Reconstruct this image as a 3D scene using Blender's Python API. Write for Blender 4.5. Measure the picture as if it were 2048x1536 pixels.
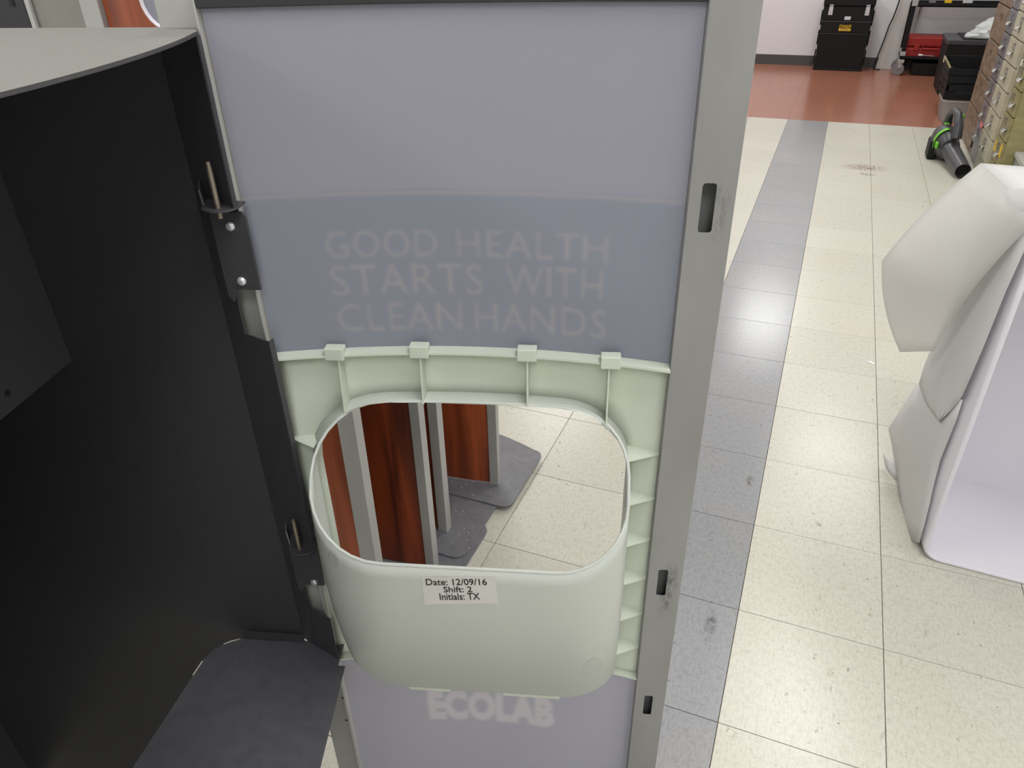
import bpy, bmesh, math, random
from mathutils import Vector, Matrix
random.seed(7)
for o in list(bpy.data.objects): bpy.data.objects.remove(o)
S = bpy.context.scene
COL = S.collection
R = math.radians
TILE = .3048

# ------------------------------------------------------------------ camera
F_PX, PITCH, ROLL, YAW = 1478.03, 0.54764, -0.0219968, -0.396187
EYE = Vector((-0.016755, -0.975037, 1.336549))
_r0 = Vector((math.cos(YAW), -math.sin(YAW), 0))
FWD = Vector((math.sin(YAW)*math.cos(PITCH), math.cos(YAW)*math.cos(PITCH), -math.sin(PITCH)))
_u0 = _r0.cross(FWD)
RGT = _r0*math.cos(ROLL) + _u0*math.sin(ROLL)
UPV = -_r0*math.sin(ROLL) + _u0*math.cos(ROLL)
cd = bpy.data.cameras.new('camera'); cam = bpy.data.objects.new('camera', cd); COL.objects.link(cam)
cd.sensor_width = 36; cd.lens = 36*F_PX/2048; cd.clip_start = .02; cd.clip_end = 60
M = Matrix.Identity(4)
for i in range(3):
    M[i][0], M[i][1], M[i][2], M[i][3] = RGT[i], UPV[i], -FWD[i], EYE[i]
cam.matrix_world = M
S.camera = cam

# ------------------------------------------------------------------ light
S.view_settings.view_transform = 'Standard'; S.view_settings.look = 'None'
S.view_settings.gamma = 1; S.view_settings.use_curve_mapping = False
S.view_settings.exposure = -0.3
w = bpy.data.worlds.new('room_world'); S.world = w; w.use_nodes = True
w.node_tree.nodes['Background'].inputs[0].default_value = (.9, .95, 1, 1)
w.node_tree.nodes['Background'].inputs[1].default_value = .05
LIGHTS = [(-2.0, -2.2), (.5, -2.2), (-2.0, -.5), (.5, -.5), (-2.0, 2.2), (.5, 2.2), (-2.0, 5.0), (.5, 5.0), (-2.4, 7.5), (-.27, 7.5), (3.2, -.6), (3.2, 2.2)]  # last pair, unseen at right, is added to light the cover's inside
for i, (x, y) in enumerate(LIGHTS):
    ld = bpy.data.lights.new('ceiling_or_fill_lamp', 'AREA'); ld.shape = 'RECTANGLE'; ld.size = .6; ld.size_y = 1.2
    ld.energy = 33; ld.color = (1, .995, .985)
    lo = bpy.data.objects.new('ceiling_or_fill_lamp', ld); lo.location = (x, y, 2.72); COL.objects.link(lo)

# ------------------------------------------------------------------ measuring helpers (turn a sight line into a real point)
def ray(x, y): return FWD + RGT*((x-1024)/F_PX) + UPV*((768-y)/F_PX)
def on_z(x, y, z=0.):
    d = ray(x, y); return EYE + d*((z-EYE.z)/d.z)
def on_y(x, y, Y):
    d = ray(x, y); return EYE + d*((Y-EYE.y)/d.y)
def on_x(x, y, X):
    d = ray(x, y); return EYE + d*((X-EYE.x)/d.x)

# ------------------------------------------------------------------ materials
def lin(c):
    return tuple(((v/255)/12.92 if v/255 <= .04045 else ((v/255+.055)/1.055)**2.4) for v in c) + (1,)
MATS = {}
def nodes(name):
    m = bpy.data.materials.new(name); m.use_nodes = True; MATS[name] = m
    return m, m.node_tree.nodes, m.node_tree.links, m.node_tree.nodes['Principled BSDF']
def mat(name, c, rough=.5, metal=0, var=.08, scale=(30, 30, 30), bump=0., spec=.5, c2=None):
    m, N, L, P = nodes(name)
    g = N.new('ShaderNodeNewGeometry'); mp = N.new('ShaderNodeMapping'); mp.inputs['Scale'].default_value = scale
    L.new(g.outputs['Position'], mp.inputs['Vector'])
    nz = N.new('ShaderNodeTexNoise'); nz.inputs['Scale'].default_value = 1; nz.inputs['Detail'].default_value = 6
    L.new(mp.outputs[0], nz.inputs['Vector'])
    rp = N.new('ShaderNodeValToRGB'); a = lin(c)
    lo = lin(c2) if c2 else tuple(v*(1-var) for v in a[:3])+(1,); hi = tuple(min(1, v*(1+var)) for v in a[:3])+(1,)
    rp.color_ramp.elements[0].position = .32; rp.color_ramp.elements[1].position = .68
    rp.color_ramp.elements[0].color = lo; rp.color_ramp.elements[1].color = hi
    L.new(nz.outputs['Fac'], rp.inputs[0]); L.new(rp.outputs[0], P.inputs['Base Color'])
    P.inputs['Roughness'].default_value = rough; P.inputs['Metallic'].default_value = metal
    P.inputs['Specular IOR Level'].default_value = spec
    if bump:
        b = N.new('ShaderNodeBump'); b.inputs['Strength'].default_value = bump; b.inputs['Distance'].default_value = .002
        L.new(nz.outputs['Fac'], b.inputs['Height']); L.new(b.outputs[0], P.inputs['Normal'])
    return m
def translucent(name, c, tr=.3, rough=.45, alpha=1., var=.02, tc=None):
    m, N, L, P = nodes(name)
    P.inputs['Base Color'].default_value = lin(c); P.inputs['Roughness'].default_value = rough
    t = N.new('ShaderNodeBsdfTranslucent'); t.inputs[0].default_value = lin(tc or c)
    mx = N.new('ShaderNodeMixShader'); mx.inputs[0].default_value = tr
    L.new(P.outputs[0], mx.inputs[1]); L.new(t.outputs[0], mx.inputs[2])
    out = N['Material Output']; last = mx
    if alpha < 1:
        tp = N.new('ShaderNodeBsdfTransparent'); m2 = N.new('ShaderNodeMixShader'); m2.inputs[0].default_value = alpha
        L.new(tp.outputs[0], m2.inputs[1]); L.new(mx.outputs[0], m2.inputs[2]); last = m2
    L.new(last.outputs[0], out.inputs['Surface'])
    return m
def vinyl(name, base, streak, dirt, rough=.32, stains=(), dirt_amt=.5):
    """vinyl composition tile: fine directional mottling, specks of dirt, a few shaped stains"""
    m, N, L, P = nodes(name)
    g = N.new('ShaderNodeNewGeometry'); oi = N.new('ShaderNodeObjectInfo')
    def noise(scale, detail, rough_=.5, offset=False):
        mp = N.new('ShaderNodeMapping'); mp.inputs['Scale'].default_value = scale
        L.new(g.outputs['Position'], mp.inputs['Vector'])
        if offset:
            cmb = N.new('ShaderNodeCombineXYZ'); mu = N.new('ShaderNodeMath'); mu.operation = 'MULTIPLY'; mu.inputs[1].default_value = 37
            L.new(oi.outputs['Random'], mu.inputs[0]); L.new(mu.outputs[0], cmb.inputs[0]); L.new(cmb.outputs[0], mp.inputs['Location'])
        n = N.new('ShaderNodeTexNoise'); n.inputs['Scale'].default_value = 1; n.inputs['Detail'].default_value = detail
        n.inputs['Roughness'].default_value = rough_; L.new(mp.outputs[0], n.inputs['Vector']); return n.outputs['Fac']
    def ramp(fac, p0, p1):
        r = N.new('ShaderNodeMapRange'); r.inputs['From Min'].default_value = p0; r.inputs['From Max'].default_value = p1
        L.new(fac, r.inputs['Value']); return r.outputs[0]
    def mix(f, a, b):
        x = N.new('ShaderNodeMix'); x.data_type = 'RGBA'
        if hasattr(f, 'is_linked'): L.new(f, x.inputs[0])
        else: x.inputs[0].default_value = f
        for s, k in ((a, 6), (b, 7)):
            if hasattr(s, 'is_linked'): L.new(s, x.inputs[k])
            else: x.inputs[k].default_value = s
        return x.outputs[2]
    def mul(a, k):
        x = N.new('ShaderNodeMath'); x.operation = 'MULTIPLY'; L.new(a, x.inputs[0])
        if hasattr(k, 'is_linked'): L.new(k, x.inputs[1])
        else: x.inputs[1].default_value = k
        return x.outputs[0]
    c = mix(mul(ramp(noise((180, 60, 1), 5, .6, True), .46, .70), .7), lin(base), lin(streak))
    c = mix(mul(ramp(noise((55, 170, 1), 5, .6, True), .5, .72), .6), c, lin(streak))
    c = mix(mul(ramp(noise((3, 3, 1), 4), .48, .8), .14*dirt_amt), c, lin((205, 180, 140)))
    c = mix(mul(ramp(noise((42, 16, 1), 8, .72), .60, .74), .6*dirt_amt), c, lin(dirt))
    c = mix(mul(ramp(noise((70, 28, 1), 5, .6), .66, .73), .75*dirt_amt), c, lin((105, 92, 72)))
    c = mix(mul(ramp(noise((75, 75, 1), 3, .5), .70, .76), .8*dirt_amt), c, lin((70, 62, 50)))
    for (x, y, rx, ry, col, amt) in stains:
        vm = N.new('ShaderNodeVectorMath'); vm.operation = 'SUBTRACT'; vm.inputs[1].default_value = (x, y, 0); L.new(g.outputs['Position'], vm.inputs[0])
        v2 = N.new('ShaderNodeVectorMath'); v2.operation = 'DIVIDE'; v2.inputs[1].default_value = (rx, ry, 1); L.new(vm.outputs[0], v2.inputs[0])
        ln = N.new('ShaderNodeVectorMath'); ln.operation = 'LENGTH'; L.new(v2.outputs[0], ln.inputs[0])
        k = ramp(ln.outputs['Value'], 1, .25)
        c = mix(mul(mul(k, ramp(noise((60, 45, 1), 6, .7), .42, .6)), amt), c, lin(col))
    hs = N.new('ShaderNodeHueSaturation'); vr = N.new('ShaderNodeMapRange'); L.new(oi.outputs['Random'], vr.inputs['Value'])
    vr.inputs['To Min'].default_value = .97; vr.inputs['To Max'].default_value = 1.03
    L.new(vr.outputs[0], hs.inputs['Value']); L.new(c, hs.inputs['Color']); L.new(hs.outputs[0], P.inputs['Base Color'])
    P.inputs['Roughness'].default_value = rough; P.inputs['Specular IOR Level'].default_value = .4
    return m
def printed(name, c, ink, tr, rough):
    m = translucent(name, c, tr, rough); N, L = m.node_tree.nodes, m.node_tree.links
    at = N.new('ShaderNodeAttribute'); at.attribute_name = 'print'
    x = N.new('ShaderNodeMix'); x.data_type = 'RGBA'; L.new(at.outputs['Fac'], x.inputs[0]); x.inputs[6].default_value = lin(c); x.inputs[7].default_value = lin(ink)
    L.new(x.outputs[2], N['Principled BSDF'].inputs['Base Color']); L.new(x.outputs[2], N['Translucent BSDF'].inputs[0])
    return m
def stain(m, spots):
    N, L = m.node_tree.nodes, m.node_tree.links; P = N['Principled BSDF']; g = N['Geometry']
    src = P.inputs['Base Color'].links[0].from_socket
    nz = N.new('ShaderNodeTexNoise'); nz.inputs['Scale'].default_value = 1; nz.inputs['Detail'].default_value = 7; nz.inputs['Roughness'].default_value = .7
    mp = N.new('ShaderNodeMapping'); mp.inputs['Scale'].default_value = (160, 160, 60); L.new(g.outputs['Position'], mp.inputs['Vector']); L.new(mp.outputs[0], nz.inputs['Vector'])
    k2 = N.new('ShaderNodeMapRange'); k2.inputs['From Min'].default_value = .42; k2.inputs['From Max'].default_value = .66; L.new(nz.outputs['Fac'], k2.inputs['Value'])
    for (p, r, col, amt) in spots:
        a = N.new('ShaderNodeVectorMath'); a.operation = 'SUBTRACT'; a.inputs[1].default_value = p; L.new(g.outputs['Position'], a.inputs[0])
        b = N.new('ShaderNodeVectorMath'); b.operation = 'DIVIDE'; b.inputs[1].default_value = r; L.new(a.outputs[0], b.inputs[0])
        l = N.new('ShaderNodeVectorMath'); l.operation = 'LENGTH'; L.new(b.outputs[0], l.inputs[0])
        k = N.new('ShaderNodeMapRange'); k.inputs['From Min'].default_value = 1; k.inputs['From Max'].default_value = .2; k.inputs['To Max'].default_value = amt; L.new(l.outputs['Value'], k.inputs['Value'])
        f = N.new('ShaderNodeMath'); f.operation = 'MULTIPLY'; L.new(k.outputs[0], f.inputs[0]); L.new(k2.outputs[0], f.inputs[1])
        x = N.new('ShaderNodeMix'); x.data_type = 'RGBA'; L.new(f.outputs[0], x.inputs[0]); L.new(src, x.inputs[6]); x.inputs[7].default_value = lin(col)
        src = x.outputs[2]
    L.new(src, P.inputs['Base Color'])
def wood(name, a, b):
    m, N, L, P = nodes(name)
    g = N.new('ShaderNodeNewGeometry'); mp = N.new('ShaderNodeMapping'); mp.inputs['Scale'].default_value = (22, 22, 1.6)
    L.new(g.outputs['Position'], mp.inputs['Vector'])
    n1 = N.new('ShaderNodeTexNoise'); n1.inputs['Scale'].default_value = 1; n1.inputs['Detail'].default_value = 7; n1.inputs['Distortion'].default_value = .6
    L.new(mp.outputs[0], n1.inputs['Vector'])
    r = N.new('ShaderNodeValToRGB'); r.color_ramp.elements[0].position = .33; r.color_ramp.elements[1].position = .66
    r.color_ramp.elements[0].color = lin(a); r.color_ramp.elements[1].color = lin(b)
    L.new(n1.outputs['Fac'], r.inputs[0]); L.new(r.outputs[0], P.inputs['Base Color'])
    P.inputs['Roughness'].default_value = .38
    return m

_st = on_z(1728, 335); _st2 = on_z(1638, 1048); _st3 = on_z(1500, 962); _st4 = on_z(1420, 1250)
STAINS = [(_st.x, _st.y, .16, .10, (110, 62, 20), .95), (_st2.x, _st2.y, .012, .014, (60, 52, 38), 1.), (_st.x+.02, _st.y-.16, .06, .045, (80, 60, 30), .9)]
m_tile = vinyl('cream_vinyl', (203, 201, 189), (180, 177, 163), (138, 108, 74), .27, STAINS, .95)
m_tile_grey = vinyl('grey_vinyl', (152, 153, 156), (130, 131, 134), (104, 98, 90), .2,
                    [(_st3.x, _st3.y, .012, .03, (60, 52, 38), 1.), (_st4.x, _st4.y, .018, .06, (84, 84, 84), .9)], .9)
m_tile_red = vinyl('terracotta_vinyl', (162, 107, 86), (149, 95, 75), (122, 74, 56), .2, (), .15)
m_joint = mat('joint_dirt', (78, 66, 50), .9)
m_slab = vinyl('plain_vinyl', (203, 201, 189), (180, 177, 163), (140, 112, 78), .33)
m_wall = mat('white_paint', (222, 222, 225), .85, scale=(90, 90, 90), var=.02, bump=.15)
m_ceil = mat('ceiling_tile', (225, 225, 222), .95, scale=(120, 120, 120), var=.05)
m_base = mat('grey_vinyl_skirting', (72, 70, 72), .5)
m_char = mat('charcoal_powder_coat', (64, 63, 67), .48, scale=(500, 500, 500), var=.10, bump=.12)
m_char2 = mat('charcoal_plate', (82, 82, 87), .5, scale=(60, 60, 60), var=.12)
m_plate = mat('grey_base_plate', (112, 112, 117), .5, scale=(40, 40, 40), var=.12)
m_char_sheen = mat('charcoal_painted_sheen', (118, 117, 112), .5, scale=(500, 500, 500), var=.08)  # lighter charcoal for the top plate: its grazing reflection put into the colour
m_edge = mat('worn_metal_edge', (205, 200, 185), .5)
m_post = mat('grey_powder_coat', (138, 138, 136), .42, scale=(14, 14, 5), var=.07)
m_postl = mat('light_grey_metal', (170, 170, 166), .42, scale=(14, 14, 5), var=.07)
m_black = mat('black_trim', (40, 39, 42), .5)
m_panel = translucent('lavender_acrylic', (176, 176, 189), .4, .35)
m_insert = printed('blue_grey_insert', (164, 168, 182), (183, 182, 188), .38, .35)
m_lower = printed('printed_lavender_acrylic', (177, 177, 189), (204, 202, 208), .4, .35)
m_bezel = translucent('pale_green_plastic', (220, 226, 214), .2, .38, tc=(214, 228, 178))
m_shroud = translucent('pale_shroud_plastic', (207, 211, 205), .15, .34, tc=(215, 222, 202))
m_mark = mat('ejector_texture', (188, 192, 186), .6, scale=(900, 900, 900), var=.08, bump=.15)
m_label = mat('label_paper', (212, 210, 206), .55, var=.02)
m_ink = mat('black_ink', (22, 22, 24), .6)
m_screw = mat('zinc_screw', (225, 228, 232), .35, .6)
m_pin = mat('hinge_pin_steel', (150, 138, 125), .4, .7)
m_wood = wood('cherry_laminate', (108, 48, 24), (176, 88, 48))
m_wood2 = wood('dark_cherry_laminate', (86, 38, 21), (156, 72, 38))
m_white = translucent('white_plastic', (236, 233, 241), .15, .35)
m_foam = translucent('white_foam_sheet', (232, 231, 230), .35, .7)
m_foam2 = translucent('sheer_foam_sheet', (232, 231, 228), .4, .7, .74)
m_blk = mat('black_plastic', (15, 15, 18), .6, spec=.3)
m_yel = mat('yellow_print', (235, 190, 20), .5)
m_steel = mat('bright_latch_steel', (215, 218, 225), .3, .4)
m_red = mat('red_case_plastic', (150, 34, 30), .45)
m_tire = mat('grey_caster_rubber', (120, 118, 122), .6)
m_board = mat('grey_board', (196, 194, 190), .7, scale=(20, 20, 4), var=.06)
m_clear = translucent('cloudy_clear_plastic', (205, 205, 200), .5, .25, .72)
m_bag = translucent('white_plastic_bag', (232, 236, 236), .3, .4)
m_green = mat('lime_green_plastic', (110, 190, 50), .4)
m_grey_pl = mat('dark_grey_plastic', (60, 60, 64), .38, scale=(40, 40, 40), var=.15)
m_brown = mat('worn_brown_metal', (118, 98, 78), .5, scale=(9, 9, 25), var=.3, c2=(92, 72, 54))
m_gsteel = mat('scuffed_grey_steel', (128, 126, 130), .35, .4, scale=(14, 14, 30), var=.2)
m_beige = mat('beige_metal', (176, 170, 148), .45, scale=(14, 14, 14), var=.08)
m_olive = mat('olive_metal', (142, 134, 92), .42, scale=(12, 12, 25), var=.14)
m_chrome = mat('dull_chrome', (205, 205, 200), .25, .9)
m_gcab = mat('grey_cabinet', (150, 150, 148), .5)
m_pink = mat('pink_tag', (236, 130, 130), .6)
m_paper = mat('white_paper', (235, 235, 235), .6)
m_mgrey = mat('mid_grey_sheet_metal', (128, 126, 120), .45, scale=(6, 6, 6), var=.08)
m_dark = mat('dark_recess', (20, 19, 19), .8)
m_lgrey = mat('light_grey_sheet_metal', (172, 172, 166), .45, scale=(6, 6, 6), var=.08)

# ------------------------------------------------------------------ mesh helpers
class MB:
    def __init__(s): s.v = []; s.f = []
    def quad(s, *p): i = len(s.v); s.v += [tuple(q) for q in p]; s.f.append(tuple(range(i, i+len(p))))
    def box(s, a, b):
        x0, y0, z0 = a; x1, y1, z1 = b; i = len(s.v)
        s.v += [(x0, y0, z0), (x1, y0, z0), (x1, y1, z0), (x0, y1, z0), (x0, y0, z1), (x1, y0, z1), (x1, y1, z1), (x0, y1, z1)]
        s.f += [tuple(i+k for k in q) for q in ((0, 3, 2, 1), (4, 5, 6, 7), (0, 1, 5, 4), (1, 2, 6, 5), (2, 3, 7, 6), (3, 0, 4, 7))]
        return s
    def prism(s, poly, d):            # poly: 3-D points, d: thickness vector
        n = len(poly); i = len(s.v); d = Vector(d)
        s.v += [tuple(p) for p in poly] + [tuple(Vector(p)+d) for p in poly]
        s.f += [tuple(i+k for k in range(n))[::-1], tuple(i+n+k for k in range(n))]
        s.f += [(i+k, i+(k+1) % n, i+n+(k+1) % n, i+n+k) for k in range(n)]
        return s
    def loft(s, rings, closed=True, cap0=False, cap1=False):
        n = len(rings[0]); i = len(s.v)
        for r in rings: s.v += [tuple(p) for p in r]
        for k in range(len(rings)-1):
            for j in range(n if closed else n-1):
                a = i+k*n+j; b = i+k*n+(j+1) % n; s.f.append((a, b, b+n, a+n))
        if cap0: s.f.append(tuple(i+j for j in range(n))[::-1])
        if cap1: s.f.append(tuple(i+(len(rings)-1)*n+j for j in range(n)))
        return s
    def tube(s, pts, r, n=10, caps=True):
        pts = [Vector(p) for p in pts]; rings = []; rr = r if isinstance(r, (list, tuple)) else [r]*len(pts)
        ref = Vector((0, 0, 1))
        for k, p in enumerate(pts):
            t = (pts[min(k+1, len(pts)-1)]-pts[max(k-1, 0)]).normalized()
            if abs(t.dot(ref)) > .95: ref = Vector((1, 0, 0)) if abs(t.x) < .9 else Vector((0, 1, 0))
            a = t.cross(ref).normalized(); b = a.cross(t)
            rings.append([p + (a*math.cos(2*math.pi*j/n)+b*math.sin(2*math.pi*j/n))*rr[k] for j in range(n)])
        return s.loft(rings, True, caps, caps)
    def cyl(s, a, b, r, n=16): return s.tube([a, b], r, n)
def rrect(x0, x1, y0, y1, r, k=6):
    out = []
    rr = r if isinstance(r, (list, tuple)) else [r]*4     # corner radii: (x1y0, x1y1, x0y1, x0y0)
    for (cx, cy, a0, q) in ((x1, y0, -90, rr[0]), (x1, y1, 0, rr[1]), (x0, y1, 90, rr[2]), (x0, y0, 180, rr[3])):
        sx = 1 if cx == x1 else -1; sy = 1 if cy == y1 else -1
        for j in range(k+1):
            a = R(a0+90*j/k); out.append((cx-sx*q+q*math.cos(a), cy-sy*q+q*math.sin(a)))
    return out
class Space:                       # the frame in which a thing's coordinates are written
    def __init__(s, m): s.m = m
WORLD = Space(Matrix.Identity(4))
def root(name, label, cat, loc=(0, 0, 0), rz=0, group=None, kind=None, space=WORLD):
    o = bpy.data.objects.new(name, None); COL.objects.link(o)
    o.empty_display_size = .05
    o.matrix_world = space.m @ Matrix.Translation(loc) @ Matrix.Rotation(rz, 4, 'Z')
    if label: o['label'] = label
    if cat: o['category'] = cat
    if group: o['group'] = group
    if kind: o['kind'] = kind
    o['_'] = 0; del o['_']
    ROOTINV[o.name] = (o.matrix_basis.inverted() @ space.m, o)
    return o
ROOTINV = {}
def rootof(o):
    while o.parent: o = o.parent
    return o
def build(name, mb, m, parent=None, smooth=False, bevel=0, label=None, seg=2, solid=0):
    me = bpy.data.meshes.new(name)
    X = ROOTINV[rootof(parent).name][0] if parent is not None and rootof(parent).name in ROOTINV else None
    vs = [X @ Vector(p) for p in mb.v] if X is not None else mb.v
    me.from_pydata([tuple(p) for p in vs], [], mb.f)
    bm = bmesh.new(); bm.from_mesh(me); bmesh.ops.remove_doubles(bm, verts=bm.verts, dist=1e-6)
    bmesh.ops.recalc_face_normals(bm, faces=bm.faces); bm.to_mesh(me); bm.free()
    me.materials.append(m)
    if smooth:
        me.polygons.foreach_set('use_smooth', [True]*len(me.polygons))
        me.set_sharp_from_angle(angle=R(35))
    o = bpy.data.objects.new(name, me); COL.objects.link(o)
    if parent is not None: o.parent = parent
    if solid:
        q = o.modifiers.new('thickness', 'SOLIDIFY'); q.thickness = solid; q.offset = 0
    if bevel:
        q = o.modifiers.new('bevel', 'BEVEL'); q.width = bevel; q.segments = seg; q.limit_method = 'ANGLE'; q.angle_limit = R(40)
    if label: o['label'] = label
    return o
def tag(o, label=None, cat=None, group=None, kind=None):
    if label: o['label'] = label
    if cat: o['category'] = cat
    if group: o['group'] = group
    if kind: o['kind'] = kind
    return o
def struct(name, mb, m, **k): return tag(build(name, mb, m, **k), kind='structure')
def curve_mesh(cu):
    o = bpy.data.objects.new('tmp', cu); COL.objects.link(o)
    dg = bpy.context.evaluated_depsgraph_get(); dg.update()
    me = bpy.data.meshes.new_from_object(o.evaluated_get(dg), depsgraph=dg)
    mb = MB(); mb.v = [tuple(v.co) for v in me.vertices]; mb.f = [tuple(p.vertices) for p in me.polygons]
    bpy.data.objects.remove(o); bpy.data.curves.remove(cu); bpy.data.meshes.remove(me)
    return mb
def holed_plate(outer, holes, t):           # flat plate in the xy plane with holes, thickness t
    cu = bpy.data.curves.new('tmp', 'CURVE'); cu.dimensions = '2D'; cu.fill_mode = 'BOTH'; cu.extrude = t/2
    for poly in [outer]+holes:
        sp = cu.splines.new('POLY'); sp.points.add(len(poly)-1); sp.use_cyclic_u = True
        for p, q in zip(sp.points, poly): p.co = (q[0], q[1], 0, 1)
    return curve_mesh(cu)
def text_mesh(body, x0, x1, y0, y1, bold=0., space=1., shift=0.):      # flat text fitted to a box in xy
    cu = bpy.data.curves.new('tmp', 'FONT'); cu.body = body; cu.size = 1; cu.offset = bold; cu.space_character = space; cu.resolution_u = 3
    mb = curve_mesh(cu)
    xs = [p[0] for p in mb.v]; ys = [p[1] for p in mb.v]; a, b, c, d = min(xs), max(xs), min(ys), max(ys)
    mb.v = [(x0+(p[0]-a)/(b-a)*(x1-x0), y0+(p[1]-c)/(d-c)*(y1-y0), 0) for p in mb.v]
    return mb
def remap(mb, fn): mb.v = [tuple(fn(*p)) for p in mb.v]; return mb

# ------------------------------------------------------------------ room shell
X0, X1, Y0, Y1, H = -4.2, 4.6, -3.2, 8.6, 2.78
TX0, TX1, RX0 = -6, 4, -4; TY0 = -2; YB = 5.67                     # tiles built one by one: columns, rows, start of the red floor
NR = 10
fx0, fx1, fy0, fy1 = TX0*TILE, TX1*TILE, TY0*TILE, YB+NR*TILE
mb = MB()
for (a, b, c, d) in ((X0, fx0, Y0, YB), (fx1, X1, Y0, YB), (fx0, fx1, Y0, fy0)):
    if b > a and d > c: mb.quad((a, c, 0), (b, c, 0), (b, d, 0), (a, d, 0))
floor = struct('floor', mb, m_slab)
mb = MB(); mb.quad((X0, YB, 0), (RX0*TILE, YB, 0), (RX0*TILE, Y1, 0), (X0, Y1, 0)); mb.quad((fx1, YB, 0), (X1, YB, 0), (X1, Y1, 0), (fx1, Y1, 0))
build('terracotta_border', mb, m_tile_red, floor)
mb = MB().box((fx0, fy0, -.01), (fx1, min(fy1, Y1), -.0035)); build('joint_bed', mb, m_joint, floor)
def tile_mesh(w, d, m, gap=.0014):
    mb = MB(); g = gap/2; c = .0006
    b = [(g, g), (w-g, g), (w-g, d-g), (g, d-g)]; t = [(g+c, g+c), (w-g-c, g+c), (w-g-c, d-g-c), (g+c, d-g-c)]
    mb.loft([[(x, y, -.0034) for x, y in b], [(x, y, -c) for x, y in b], [(x, y, 0) for x, y in t]], True, False, True)
    o = build('tile', mb, m, floor); return o
protos = {}
def put_tile(kind, w, d, m, x, y, gap=.0014):
    k = (kind, round(w, 4), round(d, 4))
    if k not in protos: o = tile_mesh(w, d, m, gap); protos[k] = o
    else:
        o = protos[k].copy(); COL.objects.link(o)
    o.location = (x, y, 0 if kind == 'red' else random.uniform(-.0004, 0)); o.rotation_euler = (0, 0, 0)
rows = int(YB//TILE)+1
for j in range(TY0, rows):
    d = min(TILE, YB-j*TILE)
    for i in range(TX0, TX1):
        if i == -1: put_tile('grey', TILE, d, m_tile_grey, i*TILE, j*TILE)
        else: put_tile('cream', TILE, d, m_tile, i*TILE, j*TILE)
for j in range(NR):
    if YB+j*TILE >= Y1: break
    d = min(TILE, Y1-YB-j*TILE)
    for i in range(RX0, TX1): put_tile('red', TILE, d, m_tile_red, i*TILE, YB+j*TILE, 0)
struct('ceiling', MB().box((X0, Y0, H), (X1, Y1, H+.05)), m_ceil)
struct('wall_back', MB().box((X0, Y1, 0), (X1, Y1+.1, H)), m_wall)
struct('wall_front', MB().box((X0, Y0-.1, 0), (X1, Y0, H)), m_wall)
struct('wall_left', MB().box((X0-.1, Y0, 0), (X0, Y1, H)), m_wall)
struct('wall_right', MB().box((X1, Y0, 0), (X1+.1, Y1, H)), m_wall)
struct('baseboard_back', MB().prism([(X0, Y1-.008, 0), (X0, Y1-.004, .10), (X0, Y1, .104), (X0, Y1, 0)], (X1-X0, 0, 0)), m_base)

# ------------------------------------------------------------------ the sanitizer stand (local frame: x = along panel to the right, y = away from the camera)
TH = R(16.9); P0 = Vector((-.31646, -.36464, 0))
ST = Space(Matrix.Translation(P0) @ Matrix.Rotation(TH, 4, 'Z'))
STI = ST.m.inverted()
def loc(P): return STI @ P
EL = loc(EYE); 
def on_n(x, y, n=0.):
    d = STI.to_3x3() @ ray(x, y); return EL + d*((n-EL.y)/d.y)
U0, U1 = -.2225, .2065
def NB(u):                                            # bow of the front panel, in plan
    k = (u-(U0+U1)/2)/((U1-U0)/2); return .012 + .026*(1-k*k)
stand = root('sanitizer_stand', 'open grey stand with lettered lavender panel, pale rounded shroud and charcoal cover swung open', 'stand', (0, 0, 0), space=ST)
build('base_plate', MB().prism([(x, y, 0) for x, y in rrect(-.27, .27, -.20, .11, .04)], (0, 0, .006)), m_char2, stand, bevel=.001)
# right post: slotted front, two sides, back lips
slots = []
for (xa, ya, xb, yb, w_) in ((1418, 367, 1411, 466, .0125), (1325, 1140, 1323, 1192, .0115), (1297, 1392, 1294, 1430, .0115)):
    a = on_n(xa, ya); b = on_n(xb, yb); uc = (a.x+b.x)/2
    slots.append(rrect(uc-w_/2, uc+w_/2, b.z, a.z, .0028, 4))
pm = holed_plate(rrect(.206, .2475, .006, 1.31, .0005, 1), slots, .0018)
remap(pm, lambda x, y, z: (x, .001-z, y))
pm.box((.206, .001, .006), (.2078, .030, 1.31)); pm.box((.2457, .001, .006), (.2475, .030, 1.31)); pm.box((.2078, .0285, .006), (.2457, .030, 1.31))
stain(m_post, [(tuple(ST.m @ on_n(1436, 420)), (.012, .012, .035), (70, 68, 66), .8), (tuple(ST.m @ on_n(1338, 1168)), (.013, .013, .045), (60, 58, 56), .9),
               (tuple(ST.m @ on_n(1330, 1210)), (.012, .012, .03), (80, 78, 76), .8)])
build('post', pm, m_post, stand, bevel=.0006)
holes = []
for q in ((686, 1395), (693, 1440)):
    p = on_n(q[0], q[1], .0235); holes.append([(p.x+.0022*math.cos(k*.785), p.z+.0022*math.sin(k*.785)) for k in range(8)])
pm = holed_plate(rrect(-.2680, -.2235, .006, 1.31, .0005, 1), holes, .0018)
remap(pm, lambda x, y, z: (x, .0235-z, y))
pm.box((-.2253, .006, .006), (-.2235, .050, 1.31)); pm.box((-.2680, .0235, .006), (-.2662, .050, 1.31)); pm.box((-.2662, .0485, .006), (-.2253, .050, 1.31))
build('post', pm, m_postl, stand, bevel=.0006)
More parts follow.
